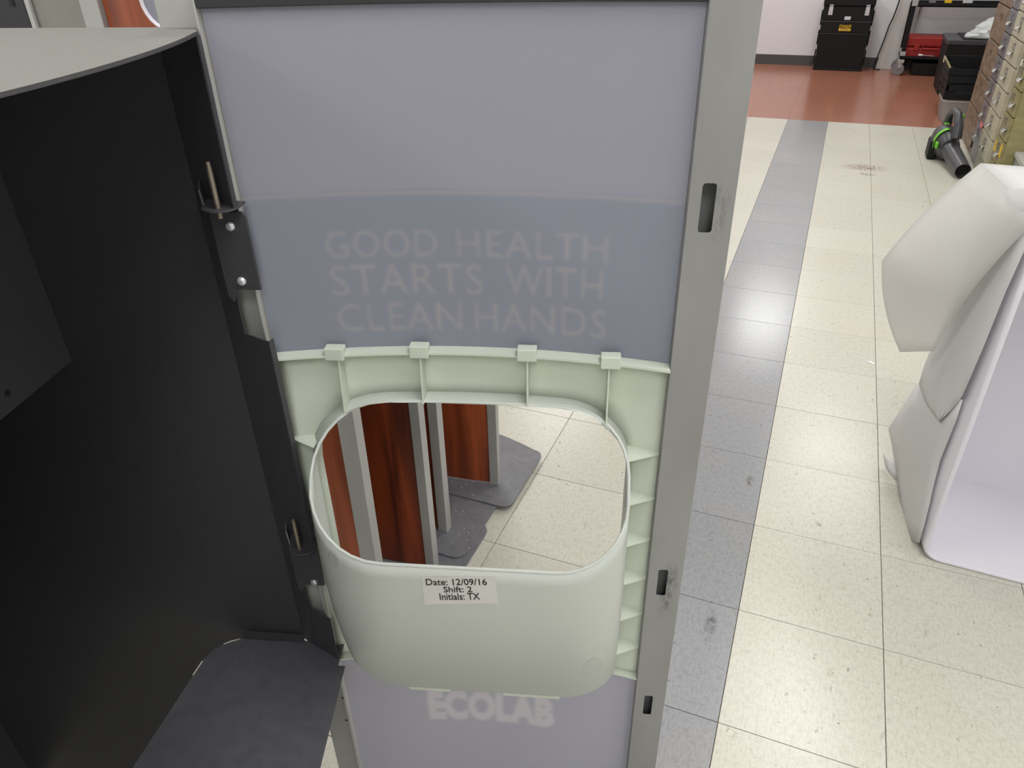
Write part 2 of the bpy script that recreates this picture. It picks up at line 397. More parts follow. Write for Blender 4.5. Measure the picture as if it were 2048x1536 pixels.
# cap
n_ = 16; front = [(U0+(U1-U0)*k/n_, NB(U0+(U1-U0)*k/n_)+.012) for k in range(n_+1)]
build('top_cap', MB().prism([(x, y, 1.2865) for x, y in [(U0+(U1-U0)*k/n_, NB(U0+(U1-U0)*k/n_)-.006) for k in range(n_+1)]+front[::-1]], (0, 0, .028)), m_black, stand, bevel=.0008)
def slab(u0, u1, z0, z1, off, t, nu=20):
    us = [u0+(u1-u0)*k/nu for k in range(nu+1)]
    mb = MB(); mb.loft([[(u, NB(u)+off, z0), (u, NB(u)+off, z1), (u, NB(u)+off+t, z1), (u, NB(u)+off+t, z0)] for u in us], True, True, True); return mb
panel = build('front_panel', slab(U0+.001, U1-.001, .944, 1.288, 0, .0035), m_panel, stand, True, label='translucent lavender panel printed GOOD HEALTH STARTS WITH CLEAN HANDS')
def surf_pt(x, y):                                    # sight line meets the bowed panel
    n = .02
    for _ in range(8): p = on_n(x, y, n); n = NB(max(U0, min(U1, p.x)))
    return p
import numpy as np
def printed_sheet(name, u0, u1, z0, z1, step, off, m, parent, lines, bold, blur, band=None, **k):
    """bowed sheet whose soft print (seen through the diffusing face) is a per-vertex amount"""
    nu, nz = int((u1-u0)/step), int((z1-z0)/step)
    cov = np.zeros((nz+1, nu+1), np.float32)
    row = {}
    for (body, p0, p1, r_) in lines: row.setdefault(r_, []).append((surf_pt(*p0).z, surf_pt(*p1).z))
    for (body, p0, p1, r_) in lines:
        a = surf_pt(*p0); c = surf_pt(*p1)
        a.z = sum(q[0] for q in row[r_])/len(row[r_]); c.z = sum(q[1] for q in row[r_])/len(row[r_])
        t = text_mesh(body, a.x, c.x, a.z, c.z, bold, 1.06)
        bv = BVHTree.FromPolygons([Vector(p) for p in t.v], t.f)
        for j in range(nz+1):
            z = z0+(z1-z0)*j/nz
            if z < a.z-.002 or z > c.z+.002: continue
            for i in range(nu+1):
                u = u0+(u1-u0)*i/nu
                if a.x-.002 < u < c.x+.002 and bv.ray_cast(Vector((u, z, 1)), Vector((0, 0, -1)))[0] is not None: cov[j, i] = 1
    for _ in range(blur):
        for ax in (0, 1): cov = (np.roll(cov, 1, ax)+2*cov+np.roll(cov, -1, ax))/4
    if band is not None:
        zz = np.linspace(z0, z1, nz+1)[:, None]; cov = np.maximum(cov, .85*np.exp(-((zz-band)/.0026)**2))
    mb = MB(); mb.loft([[(u0+(u1-u0)*i/nu, NB(u0+(u1-u0)*i/nu)+off, z0+(z1-z0)*j/nz) for i in range(nu+1)] for j in range(nz+1)], False)
    o = build(name, mb, m, parent, True, **k)
    X = ROOTINV[rootof(parent).name][0].inverted()
    at = o.data.attributes.new('print', 'FLOAT', 'POINT')
    vals = []
    for v in o.data.vertices:
        p = X @ v.co; vals.append(float(cov[min(nz, max(0, round((p.z-z0)/(z1-z0)*nz))), min(nu, max(0, round((p.x-u0)/(u1-u0)*nu)))]))
    at.data.foreach_set('value', vals)
    return o
from mathutils.bvhtree import BVHTree
printed_sheet('message_insert', U0+.002, U1-.002, .9455, 1.1235, .0015, -.0006, m_insert, panel,
    [('GOOD', (655, 514), (872, 459), 0), ('HEALTH', (915, 516), (1217, 470), 0), ('STARTS', (667, 592), (965, 530), 1), ('WITH', (1012, 590), (1207, 540), 1),
     ('CLEAN', (680, 662), (922, 608), 2), ('HANDS', (952, 662), (1214, 618), 2)], -.002, 2, 1.1205)
lower = printed_sheet('lower_panel', U0+.001, U1-.001, .03, .452, .0019, .001, m_lower, stand,
    [('ECOLAB', (860, 1441), (1109, 1399), 3)], .06, 2, label='translucent lavender panel printed ECOLAB below the shroud')

# bezel round the opening
RO = dict(u0=-.192, u1=.172, z0=.421, z1=.888)
root_c = rrect(RO['u0'], RO['u1'], RO['z0'], RO['z1'], [.075, .075, .085, .075], 8)
def densify(poly, n):
    """resample each of the 4 corners (kept) and put n points on the straight runs"""
    k = len(poly)//4; out = []
    for c in range(4):
        seg = poly[c*k:(c+1)*k]; out += seg; a = seg[-1]; b = poly[((c+1)*k) % len(poly)]
        out += [(a[0]+(b[0]-a[0])*j/(n+1), a[1]+(b[1]-a[1])*j/(n+1)) for j in range(1, n+1)]
    return out
rc = densify(root_c, 10)
# rim: leans out of the bezel towards the camera, further at the bottom
ra = on_n(940, 805, .018); rb = on_n(940, 1137, -.10)
RA = Vector((0, .018, ra.z)); RD = Vector((0, rb.y-ra.y, rb.z-ra.z)); RL = RD.length; RD.normalize()
rim2 = densify(rrect(-.184, .1695, -RL, 0, [.075, .075, .085, .085], 8), 10)
rim3 = [Vector((x, RA.y+RD.y*(-s), RA.z+RD.z*(-s))) for x, s in rim2]
cu_, cz_ = (U0+U1)/2, .69
BZ0, BZ1 = .448, .947
def to_rect(x, z):
    dx, dz = x-cu_, z-cz_; t = min(abs(((U1-.0015 if dx > 0 else U0+.0015)-cu_)/dx) if dx else 9, abs(((BZ1 if dz > 0 else BZ0)-cz_)/dz) if dz else 9)
    return cu_+dx*t, cz_+dz*t
RECT = [to_rect(x, z) for x, z in rc]
for cx_, cy_ in ((U0+.0015, BZ0), (U0+.0015, BZ1), (U1-.0015, BZ0), (U1-.0015, BZ1)):
    k = min(range(len(RECT)), key=lambda i: (RECT[i][0]-cx_)**2+(RECT[i][1]-cy_)**2); RECT[k] = (cx_, cy_)
rings = []
for f in (0, .25, .5, .75, 1):
    ring = []
    for (x, z), (X, Z) in zip(rc, RECT):
        x_, z_ = x+(X-x)*f, z+(Z-z)*f
        z_ = max(z_, BZ0)
        ring.append((x_, NB(x_)+.001, z_))
    rings.append(ring)
bezel = build('bezel', MB().loft(rings), m_bezel, stand, True, label='pale green plastic frame with ribs round the opening', solid=.0024)
us = [U0+.001+(U1-U0-.002)*k/20 for k in range(21)]
def flange(z0, z1, depth):
    mb = MB(); mb.loft([[(u, NB(u)-depth, z0), (u, NB(u)-depth, z1), (u, NB(u)+.002, z1), (u, NB(u)+.002, z0)] for u in us], True, True, True); return mb
build('flange', flange(.9465, .9490, .017), m_bezel, bezel, True)
build('flange', flange(.4475, .4500, .010), m_bezel, bezel, True)
for (x, y) in ((667, 706), (832, 700), (1052, 706), (1222, 720)):
    p = on_n(x, y, .008); u = p.x
    build('clip', MB().box((u-.0105, NB(u)-.019, .943), (u+.0105, NB(u)-.006, .9575)), m_bezel, bezel, bevel=.001)
for (x, ze) in ((676, .874), (836, .886), (1053, .887), (1219, .868)):
    p = on_n(x, 730, .008); u = p.x
    mb = MB().prism([(u-.0009, NB(u)-.015, .9465), (u-.0009, NB(u), .9465), (u-.0009, NB(u), ze), (u-.0009, NB(u)-.022, ze)], (.0018, 0, 0))
    build('rib', mb, m_bezel, bezel)
for k in range(6):
    z = .834-.0648*k
    for (ua, ub) in ((RO['u1']-.003, U1-.002), (U0+.002, RO['u0']+.003)):
        if k and ua < 0: continue
        mb = MB().prism([(ua, NB(ua), z), (ub, NB(ub), z-.001), (ub, NB(ub)-.005, z-.001), (ua, -.010, z)] if ua > 0 else
                        [(ua, NB(ua), z), (ub, NB(ub), z), (ub, -.008, z), (ua, NB(ua)-.004, z)], (0, 0, .0018))
        build('rib', mb, m_bezel, bezel)
# shroud: back collar, straight collar, sloping tub up to the rim
flare = lambda x: x-.010*max(0, min(1, (-.10-x)/.08))
back = [(flare(x), NB(x)+.012, z) for x, z in rc]
col0 = [(flare(x), NB(x), z) for x, z in rc]
def lowk(z): return max(0, min(1, (RO['z1']-z)/(RO['z1']-RO['z0'])))
col1 = [Vector((x, (NB(x)-.020)*(1-lowk(z))-.012*lowk(z), z)) for x, z in rc]
rings = [back, col0, col1]
for f in (.2, .4, .6, .8, .93):
    ring = []
    for a, b in zip(col1, rim3):
        p = a.lerp(b, f); low = max(0, min(1, (RO['z1']-a.z)/(RO['z1']-RO['z0'])))
        p.y -= .018*math.sin(math.pi*f)*low           # the tub bellies out a little
        ring.append(p)
    rings.append(ring)
rings.append(rim3)
shroud = build('shroud', MB().loft(rings), m_shroud, stand, True, label='smooth pale plastic tub with an open rounded rim', solid=.003)
rimt = MB().tube([tuple(p) for p in rim3]+[tuple(rim3[0])], .0019, 8, False); build('rim', rimt, m_shroud, shroud, True)
for (ua, ub, zz) in ((-.115, -.055, .4205), (.02, .10, .4205)):
    build('tab', MB().box((ua, -.014, zz-.004), (ub, -.009, zz+.002)), m_bezel, shroud, bevel=.0008)
# a patch of the tub's outer face, addressed by sight line: used for the label and the ejector marks
tubm = MB().loft(rings[2:]); BV = BVHTree.FromPolygons([Vector(p) for p in tubm.v], tubm.f)
def on_tub(x, y, lift=.0018):
    d = (STI.to_3x3() @ ray(x, y)).normalized(); h = BV.ray_cast(EL, d)
    p, nrm = h[0], h[1]
    if nrm.dot(d) > 0: nrm = -nrm
    return p + nrm*lift
def tub_patch(corners, nx, ny, lift, shape=None):      # corners: image quad tl,tr,br,bl
    rows_ = []
    for j in range(ny+1):
        rw = []
        for i in range(nx+1):
            s, t = i/nx, j/ny
            if shape == 'disc':                        # square grid squeezed into a disc
                a, b = 2*s-1, 2*t-1; a, b = a*math.sqrt(1-b*b/2), b*math.sqrt(1-a*a/2); s, t = (a+1)/2, (b+1)/2
            q = [(corners[0][k]*(1-s)+corners[1][k]*s)*(1-t)+(corners[3][k]*(1-s)+corners[2][k]*s)*t for k in (0, 1)]
            rw.append(on_tub(q[0], q[1], lift))
        rows_.append(rw)
    return MB().loft(rows_, False)
LAB = [(843, 1151), (990, 1151), (999, 1204), (850, 1206)]
dl = build('date_label', tub_patch(LAB, 12, 4, .0020), m_label, stand, True, label='white paper label reading Date: 12/09/16 Shift: 2 Initials: TX')
def label_line(body, s0, s1, t0, t1):
    mb = text_mesh(body, s0, s1, t0, t1, .012)
    def fn(s, t, z):
        q = [(LAB[0][k]*(1-s)+LAB[1][k]*s)*(1-t)+(LAB[3][k]*(1-s)+LAB[2][k]*s)*t for k in (0, 1)]
        return on_tub(q[0], q[1], .0024)
    return remap(mb, fn)
for a in (('Date: 12/09/16', .055, .88, .30, .06), ('Shift: 2', .28, .665, .56, .345), ('Initials: TX', .215, .755, .84, .59)):
    build('lettering', label_line(*a), m_ink, dl)
for c in ([(1170, 1126), (1220, 1122), (1212, 1164), (1166, 1168)], [(1170, 1316), (1206, 1312), (1198, 1348), (1162, 1352)],
          [(656, 1098), (676, 1108), (682, 1140), (662, 1128)], [(700, 1288), (714, 1298), (720, 1326), (706, 1316)]):
    try: build('ejector_mark', tub_patch(c, 8, 8, .0017, 'disc'), m_mark, shroud, True)
    except Exception: pass

# charcoal cover swung open to the left, seen from inside
WT = .0016; CF = -.217; NW = .020; ZC = 1.2685; CL = -.85; CN = -.43
wall = MB().prism([(-.272, NW, .47), (-.352, NW, .47), (-.352, NW, .012), (CL, NW, .012), (CL, NW, ZC), (-.272, NW, ZC)][::-1], (0, WT, 0))
cover = build('cover', wall, m_char, stand, label='charcoal sheet metal cover, hinged open, seen from inside')
build('back_wall', MB().box((CL-WT, CN, .012), (CL, NW+WT, ZC)), m_char, cover)
build('side_wall', MB().box((CL, CN-WT, .12), (CF-.03, CN, ZC)), m_char, cover)
def strip(a, b, z0, z1, t=WT):
    d = Vector((b[0]-a[0], b[1]-a[1], 0)).normalized(); nn = Vector((-d.y, d.x, 0))*t
    return MB().prism([(a[0], a[1], z0), (b[0], b[1], z0), (b[0], b[1], z1), (a[0], a[1], z1)], nn)
fl = build('hinge_flange', strip((-.272, NW), (-.247, .006), .470, ZC), m_char, cover)
build('flange_lip', strip((-.247, .006), (CF, -.012), 1.1195, ZC), m_char, cover, bevel=.0008)
build('flange_lip', strip((-.247, .006), (CF+.004, -.012), .690, .975), m_char, cover, bevel=.0008)
build('flange_lip', strip((-.247, .006), (CF+.006, -.012), .470, .552), m_char, cover, bevel=.0008)
build('flange_lip', strip((CF, -.012), (CF, -.018), 1.1195, ZC), m_char, cover)
build('flange_lip', strip((CF+.004, -.012), (CF+.006, -.004), .690, .975), m_char, cover)
for zt, u_ in ((1.1185, -.232), (.683, -.226)):
    tb = [(u_+.018*math.cos(R(a)), -.012-.016*abs(math.sin(R(a))), zt) for a in range(180, 361, 15)]
    t = build('hinge_tab', MB().prism(tb+[(u_+.018, .004, zt), (u_-.024, .010, zt)], (0, 0, .002)), m_char, cover, bevel=.0004)
    build('hinge_tab', MB().prism([(u_-.028, .012, zt), (u_-.017, -.013, zt), (u_-.024, -.002, zt+.014), (u_-.029, .012, zt+.020)], (.0015, .0008, 0)), m_char, cover)
# top plate: bowed edge faces the opening
arc = []
for k in range(25):
    t = k/24; n = -.012+(CN+.012)*t; arc.append((CF+.027*(1-(2*t-1)**2), n))
top_poly = arc + [(CL-.002, CN-.002), (CL-.002, .062), (-.239, .026)]
build('top_plate', MB().prism([(x, y, ZC) for x, y in top_poly], (0, 0, .0022)), m_char_sheen, cover, bevel=.0005)
lipm = MB().loft([[(x, y, ZC-.0002), (x, y, ZC+.0022), (x-.0016, y, ZC+.0022), (x-.0016, y, ZC-.0002)] for x, y in arc], True, True, True)
build('top_lip', lipm, m_char, cover)
# bottom shelf plate
zb = .47
bp = [on_z(690, 1332, zb), on_z(640, 1536, zb)]
q1, q2, q3 = loc(bp[0]), loc(bp[1]), loc(on_z(265, 1536, zb))
bpoly = [(q1.x-.012, .016), (q1.x-.010, q1.y), (q1.x, q1.y), (q2.x, q2.y), (q2.x+.004, -.30), (q2.x-.01, CN), (q3.x-.022, CN), (q3.x, q3.y)]
for q in ((388, 1348), (405, 1322), (425, 1301), (445, 1289), (478, 1279)): p = loc(on_z(q[0], q[1], zb)); bpoly.append((p.x, p.y))
bpoly.append((-.36, .016))
plate = build('bottom_plate', MB().prism([(x, y, zb-.0016) for x, y in bpoly], (0, 0, .0016)), m_char2, cover)
wl = [loc(on_z(q[0], q[1], zb)) for q in ((386, 1350), (396, 1335), (405, 1322))]
build('worn_edge', MB().tube([(p.x, p.y, zb-.0004) for p in wl], .0011, 6), m_edge, plate)
wl = [loc(on_z(q[0], q[1], zb)) for q in ((447, 1288), (462, 1282), (480, 1278))]
build('worn_edge', MB().tube([(p.x, p.y, zb-.0004) for p in wl], .0009, 6), m_edge, plate)
build('plate_lip', MB().box((-.358, .012, zb), (-.268, .0135, zb+.016)), m_char, cover)
# dispenser bracket box at the left
bx = on_n(145, 722, NW)
build('mount_box', MB().box((bx.x-.17, -.40, bx.z), (bx.x, NW, 1.24)), m_char, cover, bevel=.001)
d_ = STI.to_3x3() @ ray(16, 786); hp = EL + d_*((bx.x+.0006-EL.x)/d_.x)
build('hole', MB().cyl((hp.x-.0004, hp.y, hp.z), (hp.x+.0002, hp.y, hp.z), .0035, 12), m_dark, cover)
# hinge brackets screwed to the left post
def bracket(zt, zb_, screws):
    poly = [(-.2505, zt), (-.2165, zt), (-.2135, zt-.004), (-.2135, zb_), (-.240, zb_), (-.2455, zb_-.014), (-.2505, zb_-.008)]
    b = build('hinge_bracket', MB().prism([(x, -.0035, z) for x, z in poly], (0, .003, 0)), m_char, stand, bevel=.0008, label='charcoal bracket screwed to the left post')
    for q in screws:
        p = on_n(q[0], q[1], -.004)
        sm = MB(); prof = [(.0048, 0), (.0046, .0012), (.0036, .0024), (.002, .003), (0, .0031)]
        sm.loft([[(p.x+r*math.cos(k*.5236), -.0035-h, p.z+r*math.sin(k*.5236)) for k in range(12)] for r, h in prof[:-1]], True, False, True)
        s = build('screw', sm, m_screw, b, True)
        for a in (R(20), R(110)):
            pass
    return b
bracket(1.112, 1.030, ((460, 453), (483, 563)))
bracket(.676, .606, ((628, 1165),))
for (x0, y0, x1, y1) in ((438, 424, 424, 324), (600, 1102, 588, 1040)):
    p = on_n(x0, y0, -.018); q = on_n(x1, y1, -.018)
    build('hinge_pin', MB().tube([(p.x, -.018, p.z-.006), (p.x, -.018, q.z-.010), (p.x, -.018, q.z)], [.0027, .0027, .0020], 12), m_pin, stand, True)

# ------------------------------------------------------------------ stands nested behind, seen through the opening
def nest(name, label, xr, y, z0, width, pw, pd, wm, depth=.185, hgt=1.34, plate_right=.09, hood=False):
    t = root(name, label, 'stand', (xr-width/2, y, z0), group='nested cherry wood stands')
    xl = xr-width
    far = [(xr+plate_right-.004, y+depth)]
    poly = rrect(xl-plate_right, xr+plate_right, y-.085, y+depth, .030, 5)
    # far edge bows outwards
    out = []
    for (a, b) in poly:
        if b > y+depth-.002 : pass
        out.append((a, b))
    k = len(poly)//4
    seg = [(xr+plate_right-.03-(width+2*plate_right-.06)*j/10, y+depth+.05*(1-(2*j/10-1)**2)) for j in range(1, 10)]
    out = poly[:2*k]+seg+poly[2*k:]
    build('base_plate', MB().prism([(a, b, z0) for a, b in out], (0, 0, .005)), m_plate, t, bevel=.0008)
    for x in (xr, xl):
        mb = MB().box((x-pw/2, y-pd/2, z0+.005), (x+pw/2, y+pd/2, z0+hgt)); build('post', mb, m_postl, t, bevel=.0015)
    pts = []
    for j in range(17):
        s = j/16; pts.append((xl+pw/2+.001+(width-pw-.002)*s, y-.004-.022*(1-(2*s-1)**2)))
    mb = MB().loft([[(a, b, z0+.008), (a, b, z0+hgt-.02), (a, b+.004, z0+hgt-.02), (a, b+.004, z0+.008)] for a, b in pts], True, True, True)
    build('wood_panel', mb, wm, t, True, label='curved cherry wood laminate panel')
    build('top_cap', MB().box((xl-pw/2, y-pd/2, z0+hgt), (xr+pw/2, y+pd/2, z0+hgt+.008)), m_black, t, bevel=.001)
    return t
nest('display_stand', 'farthest nested cherry wood stand, its charcoal base plate topmost of the overlapping plates', -.693, .505, .0156, .42, .026, .018, m_wood, plate_right=.078)
nest('display_stand', 'second farthest nested cherry wood stand, its base plate between two others', -.745, .292, .0104, .42, .026, .026, m_wood2, plate_right=.090)
nest('display_stand', 'nested cherry wood stand whose base plate lies underneath the other plates', -.716, .165, .0052, .42, .024, .024, m_wood2, plate_right=.075)
near = nest('display_stand', 'nearest nested cherry wood stand with wide light grey post close behind the opening', -.768, .0, .0, .362, .040, .026, m_wood, depth=.155, plate_right=.09)
hl, hr = on_y(284, 25, -.06), on_y(420, 25, -.06)
hz = on_y(300, 58, -.06).z
hood_poly = rrect(hl.x, hr.x, hz, hz+.30, .04, 6)
build('hood', MB().prism([(x, -.055, z) for x, z in hood_poly], (0, .030, 0)), m_panel, near, bevel=.002, label='whitish plastic hood with a rounded rim')
build('hood_rim', MB().tube([(x, -.056, z) for x, z in hood_poly]+[(hood_poly[0][0], -.056, hood_poly[0][1])], .003, 8, False), m_white, near, True)
g0, g1 = on_y(62, 25, .12).x, on_y(187, 25, .12).x
gs = root('grey_cover', 'flat light grey sheet metal housing standing behind the open cover, top left', 'housing', ((g0+g1)/2, .2, 0))
build('shell', MB().box((g0, .12, 0), (g1, .42, 1.42)), m_mgrey, gs, bevel=.004)
build('edge_strip', MB().box((g1-.002, .112, .0), (g1+.018, .128, 1.42)), m_postl, gs, bevel=.002)
build('side_return', MB().box((g0, .112, .0), (g0+.012, .12, 1.42)), m_postl, gs, bevel=.002)
b0 = on_y(60, 25, .12).x-.004
bs = root('black_cover', 'black sheet metal housing standing in the top left corner', 'housing', (b0-.25, .2, 0))
build('shell', MB().box((b0-.5, .12, 0), (b0-.003, .42, 1.42)), m_black, bs, bevel=.004)
hp = on_y(22, 3, .119)
build('hole', MB().box((hp.x-.006, .1185, hp.z-.008), (hp.x+.006, .121, hp.z+.012)), m_dark, bs)
# crumbs lying on the base plates
mb = MB()
for k in range(46):
    x = random.uniform(-.82, -.65); y = random.choice([random.uniform(.43, .62), random.uniform(.22, .38)])
    z = .0206 if y > .42 else .0154
    r = random.uniform(.0004, .0010); mb.box((x-r, y-r, z), (x+r, y+r, z+r))
tag(build('dust_crumbs', mb, m_paper), 'pale crumbs of dust scattered on the charcoal base plates', 'dust', kind='stuff')

# ------------------------------------------------------------------ white shell with foam sheets, right
A = Vector((.392, .638, 0)); e1 = Vector((.9988, -.049, 0)); e2 = Vector((-.137, .9906, 0)); HB = .86; WB = .62; DB = .362
def bxp(a, b, z): return A + e1*a + e2*b + Vector((0, 0, z))
shell = root('white_plastic_shell', 'large white open plastic shell standing on the floor at right, draped in foam', 'shell', tuple(A+e1*.3+e2*.18))
def outl(inset, depth, ri): return [bxp(x, depth, z) for x, z in rrect(inset, WB-inset, inset, HB-inset, ri, 6)]
mb = MB().loft([outl(.012, .0, .03), outl(.0, .0, .042), outl(0, .02, .042), outl(.006, DB*.9, .042), outl(.022, DB, .03)], True, False, True)
build('outer_skin', mb, m_white, shell, True)
mb = MB().loft([outl(.011, .001, .031), outl(.016, .03, .03), outl(.026, DB-.03, .03)], True, False, True)
build('inner_skin', mb, m_white, shell, True)
rp = outl(.006, -.001, .038); build('rim', MB().tube(rp+[rp[0]], .0062, 8, False), m_white, shell, True)

def grid_patch(c, nx, ny, fn=None):                    # c: four world corners tl,tr,br,bl
    rows_ = []
    for j in range(ny+1):
        rw = []
        for i in range(nx+1):
            s, t = i/nx, j/ny
            p = (c[0]*(1-s)+c[1]*s)*(1-t)+(c[3]*(1-s)+c[2]*s)*t
            if fn: p = p + fn(s, t)
            rw.append(p)
        rows_.append(rw)
    return MB().loft(rows_, False)
TB = bxp(.0, DB, HB); TF = bxp(.0, .0, HB)
foam = root('foam_sheet', 'thin white foam sheet draped over the top left of the white shell', 'foam sheet', tuple(bxp(-.05, .2, 0)), group='foam sheets on the white shell')
# top run over the shell
mb = grid_patch([bxp(-.012, DB+.012, HB+.006), bxp(WB, DB+.012, HB+.006), bxp(WB, -.012, HB+.008), bxp(-.012, -.012, HB+.008)], 12, 8,
                lambda s, t: Vector((0, 0, .004*s*math.sin(7*s+3*t))))
build('top_run', mb, m_foam, foam, True, solid=.0016)
c0, c1, c2, c3 = bxp(-.012, DB+.012, HB+.0055), bxp(-.012, -.01, HB+.0075), on_y(1868, 702, .84), on_y(1800, 704, .90)
cl = on_y(1764, 522, .93)
rows_ = []
for j in range(13):
    t = j/12
    left = (c0.lerp(cl, t/.5)) if t < .5 else cl.lerp(c3, (t-.5)/.5)
    left = left.lerp(c0*(1-t)**2+(cl*2-(c0+c3)*.5)*2*t*(1-t)+c3*t*t, .45)
    right = c1.lerp(c2, t) + Vector((-.015, 0, 0))*math.sin(math.pi*t)
    rw = []
    for i in range(11):
        s = i/10; p = left.lerp(right, s) + Vector((-.02, -.01, .006))*math.sin(math.pi*s)*math.sin(math.pi*t); rw.append(p)
    rows_.append(rw)
build('outer_flap', MB().loft(rows_, False), m_foam2, foam, True, solid=.0014)
# strip that hugs the side of the shell
strip_px = [((1990, 384), (2075, 372)), ((1955, 470), (2060, 440)), ((1918, 560), (2046, 505)), ((1880, 655), (2010, 585)), ((1850, 728), (1968, 690)), ((1838, 768), (1925, 790)), ((1852, 808), (1902, 820)), ((1877, 842), (1880, 843))]
rows_ = []
for k, (a, b) in enumerate(strip_px):
    rw = []
    for i in range(7):
        s = i/6; x = a[0]+(b[0]-a[0])*s; y = a[1]+(b[1]-a[1])*s
        d = ray(x, y); nrm = Vector((e2.y, -e2.x, 0)); off = -.012-.006*math.sin(math.pi*s)
        tt = ((A+nrm*off-EYE).dot(nrm))/d.dot(nrm); rw.append(EYE+d*tt)
    rows_.append(rw)
build('side_strip', MB().loft(rows_, False), m_foam, foam, True, solid=.0016)
fs2 = root('foam_sheet', 'lower white foam sheet wrapped round the left side of the white shell near the floor', 'foam sheet', tuple(bxp(-.02, .2, 0)), group='foam sheets on the white shell')
low_px = [((1832, 770), (1925, 800)), ((1806, 812), (1912, 840)), ((1777, 858), (1900, 870)), ((1783, 885), (1880, 920)), ((1790, 925), (1868, 965)), ((1797, 985), (1858, 1010)), ((1805, 1035), (1848, 1050)), ((1821, 1080), (1838, 1086))]
rows_ = []
for k, (a, b) in enumerate(low_px):
    rw = []
    for i in range(7):
        s = i/6; x = a[0]+(b[0]-a[0])*s; y = a[1]+(b[1]-a[1])*s
        d = ray(x, y); nrm = Vector((e2.y, -e2.x, 0)); off = -.007-.022*(1-s)*math.exp(-((k-2)/1.3)**2)
        tt = ((A+nrm*off-EYE).dot(nrm))/d.dot(nrm); rw.append(EYE+d*tt)
    rows_.append(rw)
build('wrap', MB().loft(rows_, False), m_foam, fs2, True, solid=.0015)
flp = [on_z(1766, 906, .03), on_z(1792, 926, .03), on_z(1794, 962, .004), on_z(1772, 936, .004)]
build('corner_flap', grid_patch([Vector(p) for p in flp], 3, 3), m_foam, fs2, True, solid=.0015)

# ------------------------------------------------------------------ back of the room
def rolling_box():
    x0, x1, yf, yb = -.255, .238, 8.295, 8.545
    t = root('rolling_toolbox', 'tall black rolling toolbox with steel latches and yellow lettering against the white wall', 'toolbox', ((x0+x1)/2, 8.42, 0))
    mb = MB(); mb.loft([[(x0+.012, yf+.01, .012), (x1-.012, yf+.01, .012), (x1-.012, yb, .012), (x0+.012, yb, .012)], [(x0, yf, .36), (x1, yf, .36), (x1, yb, .36), (x0, yb, .36)]], True, True, True)
    build('lower_bin', mb, m_blk, t, bevel=.008)
    build('drawer', MB().box((x0+.004, yf-.004, .368), (x1-.004, yb, .478)), m_blk, t, bevel=.006)
    build('upper_case', MB().box((x0+.002, yf, .486), (x1-.002, yb, .62)), m_blk, t, bevel=.008)
    build('lid', MB().box((x0-.004, yf-.008, .622), (x1+.004, yb, .70)), m_blk, t, bevel=.012)
    build('seam', MB().box((x0+.01, yf-.006, .478), (x1-.01, yf+.01, .486)), m_grey_pl, t); build('seam', MB().box((x0+.01, yf-.006, .360), (x1-.01, yf+.01, .367)), m_grey_pl, t)
    for cx in (-.178, .176):
        l = build('latch', MB().prism([(cx-.022, yf-.010, .540), (cx+.022, yf-.010, .540), (cx+.020, yf-.016, .60), (cx+.017, yf-.016, .638), (cx-.017, yf-.016, .638), (cx-.020, yf-.016, .60)], (0, .016, 0)), m_steel, t, bevel=.002)
        build('latch_slot', MB().box((cx-.012, yf-.0175, .622), (cx+.012, yf-.0155, .630)), m_dark, l)
    build('centre_latch', MB().box((-.032, yf-.012, .496), (.030, yf+.002, .528)), m_steel, t, bevel=.003)
    for s in (x0-.010, x1-.002):
        for k in range(3):
            build('side_clip', MB().box((s, yf+.03, .06+.19*k), (s+.012, yf+.10, .20+.19*k)), m_blk, t, bevel=.003)
    build('foot', MB().box((x0+.0, yf+.004, 0), (x1-.0, yb-.01, .02)), m_blk, t, bevel=.004)
    build('handle', MB().box((-.10, yf+.03, .70), (.09, yf+.07, .725)), m_grey_pl, t, bevel=.006)
    a = text_mesh('STANLEY', -.066, .054, .420, .450, .014)
    remap(a, lambda x, y, z: (x, yf-.0052, y)); build('lettering', a, m_yel, t)
    yb_ = build('name_bar', MB().box((-.068, yf-.0056, .392), (.050, yf-.003, .414)), m_yel, t, label='yellow bar under the lettering')
    build('bar_print', MB().box((-.052, yf-.0060, .399), (.034, yf-.0054, .407)), m_olive, yb_)
rolling_box()

# leaning board and cable
bd = root('leaning_board', 'light grey board leaning on the wall between black toolbox and cart', 'board', (.5, 8.5, 0))
pb = [on_y(1752, 128, 8.54), on_y(1806, 128, 8.54), on_y(1850, -20, 8.57), on_y(1806, -20, 8.57)]
pb[0].z = pb[1].z = .0
build('sheet', MB().prism(pb, (0, .016, 0)), m_board, bd, bevel=.002)
cb = [on_y(x, y, 8.525) for x, y in ((1804, -15), (1793, 18), (1786, 36), (1778, 52), (1770, 75), (1761, 98), (1753, 118))] 
cb.append(Vector((cb[-1].x-.01, 8.50, .006))); cb.append(Vector((cb[-1].x+.06, 8.46, .006)))
tag(build('cable', MB().tube(cb, .006, 8), m_blk, None, True), 'black cable hanging along the left edge of the leaning grey board', 'cable')

